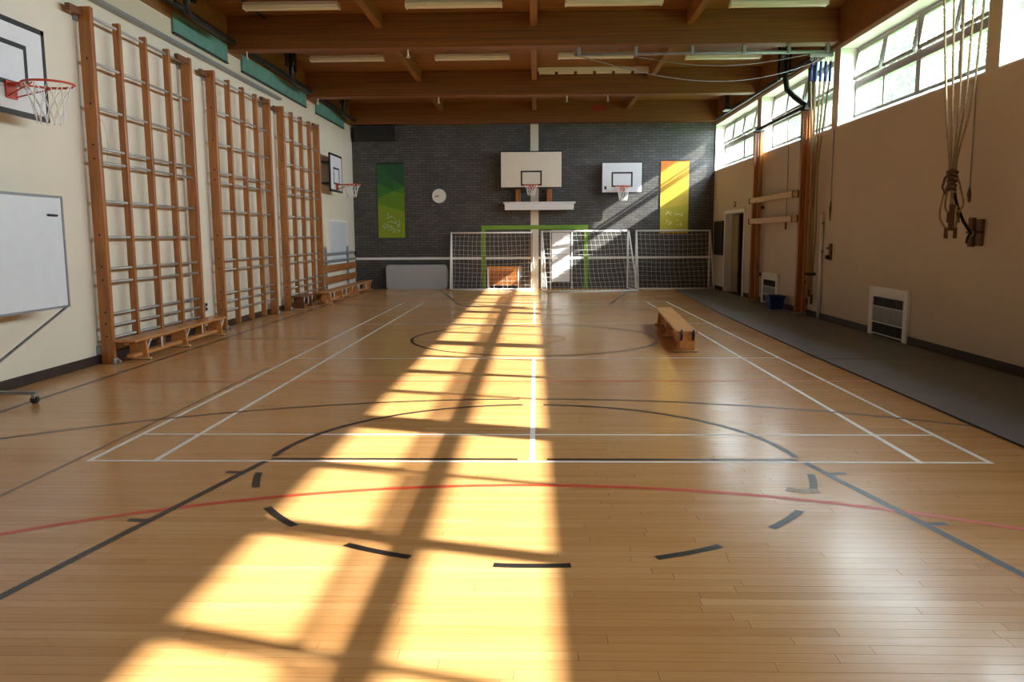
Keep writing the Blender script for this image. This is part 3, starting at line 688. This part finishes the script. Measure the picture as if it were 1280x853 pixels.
for cx, cz, a0 in ((-2.66, .08, -90), (-2.66, .63, 0), (-4.26, .63, 90), (-4.26, .08, 180)):
    for k in range(5): a = R(a0+k*22.5); pr.append((cx+.08*math.cos(a), cz+.08*math.sin(a)))
tb.prism(pr, 1, 23.52, 23.56); tb.build('top', 'grey_table', t)
tb = MB(); tb.prism([(-3.45+(a+3.46)*1.012, .355+(c-.355)*1.02) for a, c in pr], 1, 23.562, 23.585); tb.build('rim', 'galvanised', t)
for x in (-4.0, -2.9): MB().tube([(x, 23.60, .06), (x, 23.60, .6), (x+.35, 23.60, .6), (x+.35, 23.60, .06)], .014, 8).build('folded_leg', 'galvanised', t)
# flip board behind the middle goal
t = thing('board_stand', 'tall white board on a stand behind the middle goal', 'board', (.77, 23.62, 0))
part('panel', 'board_white', t, (.50, 1.02, 23.62, 23.645, .20, 1.62)); part('panel_joint', 'galvanised', t, (.50, 1.02, 23.615, 23.62, .98, 1.0))
MB().tube([(.46, 23.66, 0), (.46, 23.66, 1.64), (.50, 23.66, 1.68), (1.04, 23.66, 1.68), (1.08, 23.66, 1.64), (1.08, 23.66, 0)], .018, 8).build('tube_frame', 'goal_white', t)
for x in (.46, 1.08): part('foot', 'goal_white', t, (x-.02, x+.02, 23.45, 23.76, 0, .03))
# low wooden table behind the left goal
t = thing('small_table', 'low wooden table behind the left goal net', 'table', (-.95, 23.62, 0))
part('top', 'bench_wood', t, (-1.40, -.44, 23.46, 23.77, .62, .66), bev=.006); part('apron', 'bench_wood', t, (-1.36, -.48, 23.48, 23.50, .52, .62)); part('back_panel', 'frame_wood', t, (-1.36, -.48, 23.73, 23.75, .12, .62))
for x in (-1.38, -.50):
    for yy in (23.47, 23.72): part('leg', 'goal_white' if yy < 23.6 else 'frame_wood', t, (x, x+.04, yy, yy+.04, 0, .62), bev=.004)
part('shelf', 'frame_wood', t, (-1.36, -.48, 23.50, 23.73, .10, .13))

# ---- goals, their backs turned to the camera
def goal(label, cx, yw, W, D, H, rz, seed):
    t = thing('goal', label, 'goal', (0, 0, 0), 'white five-a-side goals along the brick wall'); r = .026
    rg = random.Random(seed)
    x0, x1 = -W/2, W/2
    MB().cyl((x0-r, 0, H), (x1+r, 0, H), r, 10).build('crossbar', 'goal_white', t)
    for x in (x0, x1):
        MB().cyl((x, 0, .0), (x, 0, H), r, 10).build('post', 'goal_white', t)
        MB().cyl((x, 0, r), (x, -D, r), r*.9, 10).build('side_base_bar', 'goal_white', t)
        MB().tube([(x, -.02, H), (x, -.12*D, H-.02), (x, -D, r)], r*.75, 8).build('brace', 'goal_white', t)
    MB().cyl((x0-r, -D, r), (x1+r, -D, r), r*1.1, 10).build('rear_base_bar', 'goal_white', t)
    nb = MB(); S = .125; nx = int(W/S); nz = int(H/S)
    def Q(u, f):  # point on the sloping net
        sag = .10*math.sin(math.pi*f)*math.sin(math.pi*u)
        x = x0+u*W+.012*math.sin(9*f+5*u+seed); z = H*(1-f)+.02; yv = -D*f**.8+sag
        return Vector((x, yv, max(.03, z-.05*math.sin(math.pi*u)*math.sin(math.pi*f))))
    for i in range(nx+1):
        u = i/nx; nb.tube([Q(u, k/8) for k in range(9)], .003, 3)
    for j in range(1, nz+1):
        f = j/nz; nb.tube([Q(k/10, f) for k in range(11)], .003, 3)
    for x in (x0, x1):
        for j in range(1, nz):
            f = j/nz; nb.tube([(x, 0, H*(1-f)), (x, -D*f**.8, H*(1-f))], .0028, 3)
        for k in range(1, int(D/S)):
            d = k*S; nb.tube([(x, -d, .03), (x, -d, H*(1-(d/D)**1.25))], .0028, 3)
    nb.build('net', 'net_white', t)
    t.location = (cx, yw, 0); t.rotation_euler = (0, 0, rz); return t
goal('white goal with net at left, next to the grey table top', -1.24, 23.70, 2.38, .72, 1.63, R(1.5), 1)
goal('white goal with net in the middle, turned slightly', 1.44, 23.43, 2.50, 1.35, 1.66, R(5.5), 2)
goal('white goal with net at right, under the yellow banner', 4.0, 23.70, 2.12, .72, 1.66, R(0), 3)

# ---- mobile whiteboard at the left edge
t = thing('mobile_whiteboard', 'mobile whiteboard on castors at the left edge', 'whiteboard', (-4.92, 7.3, 0))
pn = part('panel', 'whiteboard', t, (-4.935, -4.91, 6.05, 8.36, .82, 1.93))
part('frame', 'galvanised', pn, (-4.945, -4.90, 6.03, 8.385, 1.93, 1.955), (-4.945, -4.90, 6.03, 8.385, .80, .822), (-4.945, -4.90, 8.36, 8.385, .822, 1.93), (-4.945, -4.90, 6.03, 6.05, .822, 1.93))
MB().cyl((-4.895, 8.10, 1.755), (-4.895, 8.26, 1.752), .011, 8).build('marker', 'black_paint', pn)
MB().bar((-4.90, 8.36, .82), (-4.90, 6.45, .13), .012, .03, ref=(1, 0, 0)).build('brace', 'galvanised', t)
for yy in (7.22, 6.3):
    MB().box(-5.02, -4.97, yy-.02, yy+.02, .09, .85).build('leg', 'goal_white', t)
    ft = MB().bar((-5.22, yy, .10), (-4.60, yy, .10), .04, .03).build('foot', 'galvanised', t)
    for x in (-5.20, -4.62):
        MB().cyl((x, yy-.02, .035), (x, yy+.02, .035), .035, 14).build('castor', 'rubber', ft); MB().box(x-.015, x+.015, yy-.03, yy+.03, .05, .09).build('castor_fork', 'steel', ft)
MB().box(-5.0, -4.95, 6.3, 7.22, .10, .13).build('base_rail', 'galvanised', t)

# ---- right wall: notice board, sign, heaters, crate
t = thing('notice_board', 'black board on the wall next to the side doorway', 'board', (XR, 23.0, 1.0))
part('panel', 'black_paint', t, (XR-.03, XR, 22.50, 23.45, 1.0, 1.88)); part('frame', 'black_metal', t, (XR-.04, XR, 22.46, 22.50, .97, 1.91), (XR-.04, XR, 23.45, 23.49, .97, 1.91), (XR-.04, XR, 22.5, 23.45, 1.88, 1.91), (XR-.04, XR, 22.5, 23.45, .97, 1.0))
t = thing('door_sign', 'small dark sign plate above the side doorway', 'sign', (XR, 21.3, 2.25)); part('plate', 'sign_dark', t, (XR-.012, XR, 21.18, 21.42, 2.24, 2.38), bev=.003); part('symbol', 'white_paint', t, (XR-.0145, XR-.012, 21.26, 21.34, 2.28, 2.34))
def heater(y0, y1, H, label):
    t = thing('wall_heater', label, 'heater', (XR, (y0+y1)/2, 0), 'low wall heaters'); p = .05
    part('case', 'white_paint', t, (XR-.03, XR, y0+.12, y1-.12, .03, H-.14))
    part('surround', 'white_paint', t, (XR-p, XR, y0, y0+.12, 0, H), bev=.006); part('surround', 'white_paint', t, (XR-p, XR, y1-.12, y1, 0, H), bev=.006); part('surround', 'white_paint', t, (XR-p, XR, y0+.12, y1-.12, H-.14, H), bev=.006)
    part('centre_panel', 'galvanised', t, (XR-.042, XR-.03, y0+.14, y1-.14, .22, H-.30), bev=.004)
    for z0, z1 in ((.05, .20), (H-.285, H-.155)):
        g = part('grille', 'grille', t, (XR-.033, XR-.03, y0+.14, y1-.14, z0, z1))
        nsl = 14
        for k in range(nsl):
            yy = y0+.16+(y1-y0-.32)*k/(nsl-1); part('fin', 'black_metal', g, (XR-.042, XR-.033, yy-.008, yy+.008, z0, z1))
heater(11.22, 12.50, .74, 'white wall heater with dark grilles, nearer the camera'); heater(17.25, 18.45, .69, 'white wall heater behind the folded climbing frame')
t = thing('storage_crate', 'blue plastic crate on the floor by the climbing frame', 'crate', (4.93, 16.62, 0))
cb = MB(); cb.add([(4.80, 16.50, .014), (5.04, 16.50, .014), (5.04, 16.78, .014), (4.80, 16.78, .014), (4.77, 16.46, .28), (5.07, 16.46, .28), (5.07, 16.82, .28), (4.77, 16.82, .28), (4.83, 16.53, .05), (5.01, 16.53, .05), (5.01, 16.75, .05), (4.83, 16.75, .05), (4.79, 16.48, .28), (5.05, 16.48, .28), (5.05, 16.80, .28), (4.79, 16.80, .28)],
    [(3, 2, 1, 0), (0, 1, 5, 4), (1, 2, 6, 5), (2, 3, 7, 6), (3, 0, 4, 7), (4, 5, 13, 12), (5, 6, 14, 13), (6, 7, 15, 14), (7, 4, 12, 15), (12, 13, 9, 8), (13, 14, 10, 9), (14, 15, 11, 10), (15, 12, 8, 11), (8, 9, 10, 11)]).build('tub', 'blue_plastic', t)
part('rim', 'blue_plastic', t, (4.75, 5.09, 16.44, 16.46, .26, .29), (4.75, 4.77, 16.46, 16.82, .26, .29), (5.07, 5.09, 16.46, 16.82, .26, .29), (4.75, 5.09, 16.82, 16.84, .26, .29))

# ---- folded climbing frame
t = thing('climbing_apparatus', 'folded wooden climbing frame with two beams on the right wall', 'climbing frame', (5.02, 17.2, 0))
for px_, py_, qx, qy in ((4.99, 18.72, 5.075, 18.60), (5.03, 15.56, 5.105, 15.44)):
    part('post', 'frame_wood', t, (px_-.05, px_+.05, py_-.05, py_+.05, .014, 3.80), bev=.006)
    part('post', 'frame_wood', t, (qx-.04, qx+.04, qy-.045, qy+.045, .014, 3.80), bev=.006)
    part('foot_plate', 'galvanised', t, (px_-.09, qx+.05, qy-.08, py_+.09, .013, .045), bev=.006)
    part('post_cap', 'black_metal', t, (px_-.06, qx+.05, qy-.06, py_+.06, 3.80, 3.83))
MB().bar((5.02, 15.42, 3.86), (5.02, 18.80, 3.86), .05, .06).build('top_bar', 'black_metal', t)
for z in (2.28, 1.82):
    bm_ = part('beam', 'pale_wood', t, (4.87, 4.95, 15.52, 18.72, z-.06, z+.06), bev=.012)
    for yy in (15.58, 18.68): part('end_bracket', 'leather', bm_, (4.86, 4.98, yy-.03, yy+.03, z-.066, z+.066))
for yy in (15.44, 18.60):
    for z in (.6, 2.1): part('stay_bracket', 'black_metal', t, (5.10, XR-.004, yy-.05, yy+.05, z, z+.06))
t = thing('pull_cord', 'thin window cord hanging behind the climbing frame beams', 'cord', (5.16, 16.9, 1.6)); MB().cyl((5.165, 16.9, 3.3), (5.165, 16.9, 1.78), .007, 6).build('cord', 'galvanised', t); MB().cyl((5.165, 16.9, 1.78), (5.165, 16.9, 1.62), .02, 8).build('toggle', 'leather', t)
t = thing('pull_cord', 'thin window cord on the wall right of the far ropes', 'cord', (5.16, 14.4, 1.75)); MB().cyl((5.165, 14.4, 3.3), (5.165, 14.4, 2.05), .006, 6).build('cord', 'galvanised', t); MB().tube([(5.165, 14.4, 2.1), (5.16, 14.4, 1.95), (5.165, 14.4, 1.75)], [.008, .02, .008], 8).build('toggle', 'leather', t)
t = thing('cord_cleat', 'dark wooden cleat on the wall below the far window cord', 'cleat', (XR, 14.3, 1.07)); part('block', 'leather', t, (XR-.04, XR, 14.26, 14.34, 1.07, 1.36), bev=.006); part('peg', 'dark_wood', t, (XR-.09, XR-.04, 14.28, 14.32, 1.26, 1.30), bev=.005); part('peg', 'black_metal', t, (XR-.10, XR-.04, 14.27, 14.34, 1.09, 1.16), bev=.008)
t = thing('hanging_tube', 'white plastic pipe standing behind the far ropes', 'pipe', (5.14, 14.72, 0)); MB().cyl((5.14, 14.72, .014), (5.14, 14.72, 1.9), .03, 10).build('tube', 'board_white', t); part('clip', 'galvanised', t, (5.13, XR, 14.68, 14.76, 1.2, 1.24)), part('clip', 'galvanised', t, (5.13, XR, 14.68, 14.76, 1.7, 1.74))

# ---- rope track below the beam, cords and climbing ropes
t = thing('rope_track', 'horizontal metal track hung under the beam by clamps', 'track', (2.9, 14.46, 4.6))
MB().cyl((.70, 14.46, 4.62), (5.12, 14.46, 4.62), .028, 10).build('track_bar', 'galvanised', t)
for x in (.78, 1.75, 2.72, 3.60, 4.36, 5.02): part('clamp', 'galvanised', t, (x-.03, x+.03, 14.42, 14.50, 4.59, 4.745), bev=.008)
t = MB().tube([(4.98-4.2*k/24, 14.44-.03*math.sin(math.pi*k/24), 4.53+.06*k/24-.42*math.sin(math.pi*(k/24)**.85)) for k in range(25)], .008, 6).build('slack_cord', 'galvanised', origin=(2.9, 14.4, 4.1)); tag(t, 'longer slack cord sagging below the rope track', 'cord')
t = MB().tube([(4.70-2.95*k/20, 14.48, 4.58-.17*math.sin(math.pi*k/20)) for k in range(21)], .006, 6).build('slack_cord', 'galvanised', origin=(3.2, 14.48, 4.4)); tag(t, 'shorter slack cord just below the rope track', 'cord')
t = thing('climbing_ropes_carrier', 'steel trolley at the wall end of the rope track', 'trolley', (4.95, 14.46, 4.5)); part('rail', 'galvanised', t, (4.72, 5.12, 14.43, 14.49, 4.535, 4.588), bev=.006)
for k in range(5): MB().tube([(4.76+.08*k+.022*math.cos(a), 14.46, 4.505+.03*math.sin(a)) for a in [2*math.pi*q/10 for q in range(10)]], .007, 6, closed=True).build('ring', 'steel', t)
names = ['first', 'second', 'third', 'fourth', 'fifth']
for k in range(5):
    top = Vector((4.76+.08*k, 14.46, 4.47)); g = Vector((4.93+.03*k, 14.78+.03*(k % 2), 2.75)); e = Vector((5.0+.028*k, 14.95+.04*((k*2) % 3), .24+.07*((k*3) % 4)))
    t = thing('climbing_rope', '%s climbing rope from the left in the far bundle' % names[k], 'rope', e, 'climbing ropes by the climbing frame')
    MB().tube([top+Vector((0, 0, -.01)), top+Vector((0, .02, -.34))], .022, 8).build('sleeve', 'blue_plastic', t)
    MB().tube(spl([top+Vector((0, .02, -.30)), top.lerp(g, .5)+Vector((0, 0, -.1)), g, (g+e)/2+Vector((.025*math.sin(k*2), .02, .1)), Vector((5.01+.024*k, 15.0, .82)), e]), .017, 8).build('rope', 'rope', t)
    MB().cyl(e+Vector((0, 0, .0)), e+Vector((0, 0, .12)), .026, 8).build('end_cap', 'leather', t)
t = MB().tube([(5.055+.085*math.cos(a), 15.0+.09*math.sin(a), .80) for a in [2*math.pi*q/20 for q in range(20)]], .028, 6, closed=True).build('rope_strap', 'black_metal', origin=(5.05, 15.0, .77)); tag(t, 'black strap tying the far rope bundle to the climbing frame', 'strap')
# near bundle
t = thing('climbing_ropes_carrier', 'steel trolley above the near ropes, over the picture edge', 'trolley', (4.9, 9.61, 4.5)); part('rail', 'galvanised', t, (4.55, 5.12, 9.57, 9.65, 4.60, 4.66), bev=.006); part('clamp', 'galvanised', t, (4.6, 4.66, 9.57, 9.65, 4.66, 4.745)); part('clamp', 'galvanised', t, (5.0, 5.06, 9.57, 9.65, 4.66, 4.745))
g0 = Vector((4.80, 9.55, 2.20))
pos = ['leftmost', 'second from left', 'middle', 'second from right', 'rightmost']
for k in range(5):
    top = Vector((4.58+.125*k, 9.61, 4.60)); g = g0+Vector((-.035+.018*k, .015*(k % 2), .03*k)); e = Vector((4.74+.035*k, 9.50+.03*(k % 3), 1.46+.09*((k*2) % 3)))
    t = thing('climbing_rope', '%s climbing rope in the near bundle below the large window' % pos[k], 'rope', e, 'climbing ropes in the near bundle')
    bow = Vector((-.03+.04*k, 0, 0))
    MB().tube(spl([top, top.lerp(g, .35)+bow*.3, top.lerp(g, .7)+bow*.5, g, g+Vector((.03*(k-2)*.9, 0, -.25)), (g+e)/2+Vector((.04*(k-2), 0, -.12)), e+Vector((0, 0, .1)), e]), .0125, 8).build('rope', 'rope', t)
    MB().cyl(e, e+Vector((0, 0, .12)), .022, 8).build('end_cap', 'leather', t)
t = thing('rope_tie', 'dark leather tie wound round the near rope bundle', 'tie', (4.80, 9.55, 2.0))
for q in range(5): MB().tube([(4.80+(.052-.004*q)*math.cos(a), 9.55+.052*math.sin(a), 2.22-.05*q+.012*math.sin(2*a)) for a in [2*math.pi*i/16 for i in range(16)]], .017, 6, closed=True).build('wrap', 'leather', t)
MB().tube([(4.75, 9.52, 2.2), (4.69, 9.5, 2.14), (4.67, 9.5, 2.04), (4.70, 9.5, 1.97), (4.74, 9.52, 2.05)], .014, 6).build('loose_end', 'leather', t)
t = thing('rope_bag_end', 'hanging leather rope end below the near bundle', 'leather end', (4.79, 9.52, 1.5)); part('block', 'leather', t, (4.77, 4.83, 9.49, 9.53, 1.55, 1.85), bev=.01); MB().tube([(4.8, 9.51, 1.84), (4.80, 9.52, 1.95), (4.80, 9.54, 2.0)], .012, 6).build('loop', 'rope', t)
t = thing('rope_strap', 'black strap from the near ropes to a wall bracket', 'strap', (5.0, 9.6, 1.45)); MB().tube([(4.82, 9.53, 1.98), (4.88, 9.55, 1.82), (4.97, 9.58, 1.66), (5.08, 9.62, 1.53), (5.12, 9.64, 1.50)], .018, 6).build('strap', 'black_metal', t); MB().tube([(5.10, 9.63, 1.53), (5.04, 9.6, 1.47), (5.03, 9.6, 1.40)], .014, 6).build('tail', 'black_metal', t); part('buckle', 'steel', t, (5.085, 5.125, 9.615, 9.665, 1.48, 1.54), bev=.006)
t = thing('rope_bracket', 'two dark wooden blocks on the wall holding the near rope strap', 'bracket', (XR, 9.6, 1.35)); part('block', 'leather', t, (XR-.05, XR, 9.68, 9.78, 1.36, 1.70), bev=.008); part('block', 'leather', t, (XR-.05, XR, 9.50, 9.60, 1.37, 1.68), bev=.008); MB().cyl((XR-.045, 9.48, 1.53), (XR-.045, 9.80, 1.53), .015, 8).build('pin', 'black_metal', t)
t = thing('pull_cord', 'thin window cord on the wall behind the near ropes', 'cord', (5.16, 9.86, 1.9)); MB().cyl((5.165, 9.86, 3.3), (5.165, 9.86, 2.0), .006, 6).build('cord', 'galvanised', t); MB().tube([(5.165, 9.86, 2.06), (5.16, 9.86, 1.98), (5.165, 9.86, 1.88)], [.008, .024, .008], 8).build('toggle', 'leather', t)

# ---- black pipe and hangers at the right, in front of the climbing frame window
t = thing('drop_pipe', 'black bent pipe in front of the window above the climbing frame', 'pipe', (4.95, 16.6, 4.1))
MB().tube([(4.95, 16.55, ZC), (4.95, 16.55, 4.55), (4.97, 16.5, 4.35), (5.05, 16.3, 4.18), (5.14, 16.05, 4.02), (5.20, 15.9, 3.92)], .055, 10).build('pipe', 'black_metal', t)
for q in (-.20, .22, .30, .5): part('hanger_strap', 'black_metal', t, (4.93, 4.98, 16.55+q-.03, 16.55+q+.03, 4.62, ZC))
part('collar', 'galvanised', t, (4.88, 5.02, 16.5, 16.6, 4.96, 5.02), bev=.008)
t = thing('drop_pipe', 'black hanger pipes at the far right corner below the ceiling', 'pipe', (4.95, 21.5, 4.5))
MB().cyl((4.95, 21.5, ZC), (4.95, 21.5, 4.72), .05, 10).build('pipe', 'black_metal', t)
for q in (-.2, .2): part('hanger_strap', 'black_metal', t, (4.93, 4.97, 21.5+q-.03, 21.5+q+.03, 4.74, ZC))
part('foot', 'black_metal', t, (4.87, 5.03, 21.3, 21.7, 4.70, 4.74), bev=.006)
t = MB().tube([(5.08, 14.9, 4.73), (5.09, 18, 4.72), (5.08, 23.3, 4.73)], .04, 8).build('cable_run', 'black_metal', origin=(5.08, 19, 4.69)); tag(t, 'black cable run along the top of the far windows', 'cable')
t = thing('hanging_blind', 'teal strip of folded blind in the window above the climbing frame', 'blind', (5.2, 15.75, 3.9)); part('sheet', 'teal', t, (5.19, 5.21, 15.62, 15.90, 3.55, 4.60)); part('edge_strip', 'black_metal', t, (5.185, 5.215, 15.58, 15.62, 3.55, 4.62)); part('edge_strip', 'black_metal', t, (5.185, 5.215, 15.90, 15.93, 3.55, 4.62)); part('head_rail', 'black_metal', t, (5.18, 5.22, 15.58, 15.93, 4.60, 4.64))

# ---- grey mats along the right wall
for quad, lb in (([(3.49, 2.0), (5.12, 2.0), (5.12, 9.78), (3.51, 9.80)], 'long grey floor mat nearest the camera along the right wall'), ([(3.50, 9.82), (5.12, 9.80), (5.12, 16.0), (3.62, 16.0)], 'grey floor mat in front of the near wall heater'), ([(3.64, 16.02), (5.12, 16.02), (5.12, 23.0), (3.98, 23.0)], 'grey floor mat running to the goals by the doorway')):
    cxm, cym = sum(p[0] for p in quad)/4, sum(p[1] for p in quad)/4
    t = thing('floor_mat', lb, 'mat', (cxm, cym, 0), 'grey mats along the right wall')
    MB().prism(quad, 2, .0016, .0125).build('mat', 'grey_mat', t)
    a, b = Vector(quad[0]), Vector(quad[3])
    MB().bar((a.x-.008, a.y, .007), (b.x-.008, b.y, .007), .016, .0105).build('edge_strip', 'mat_edge', t)
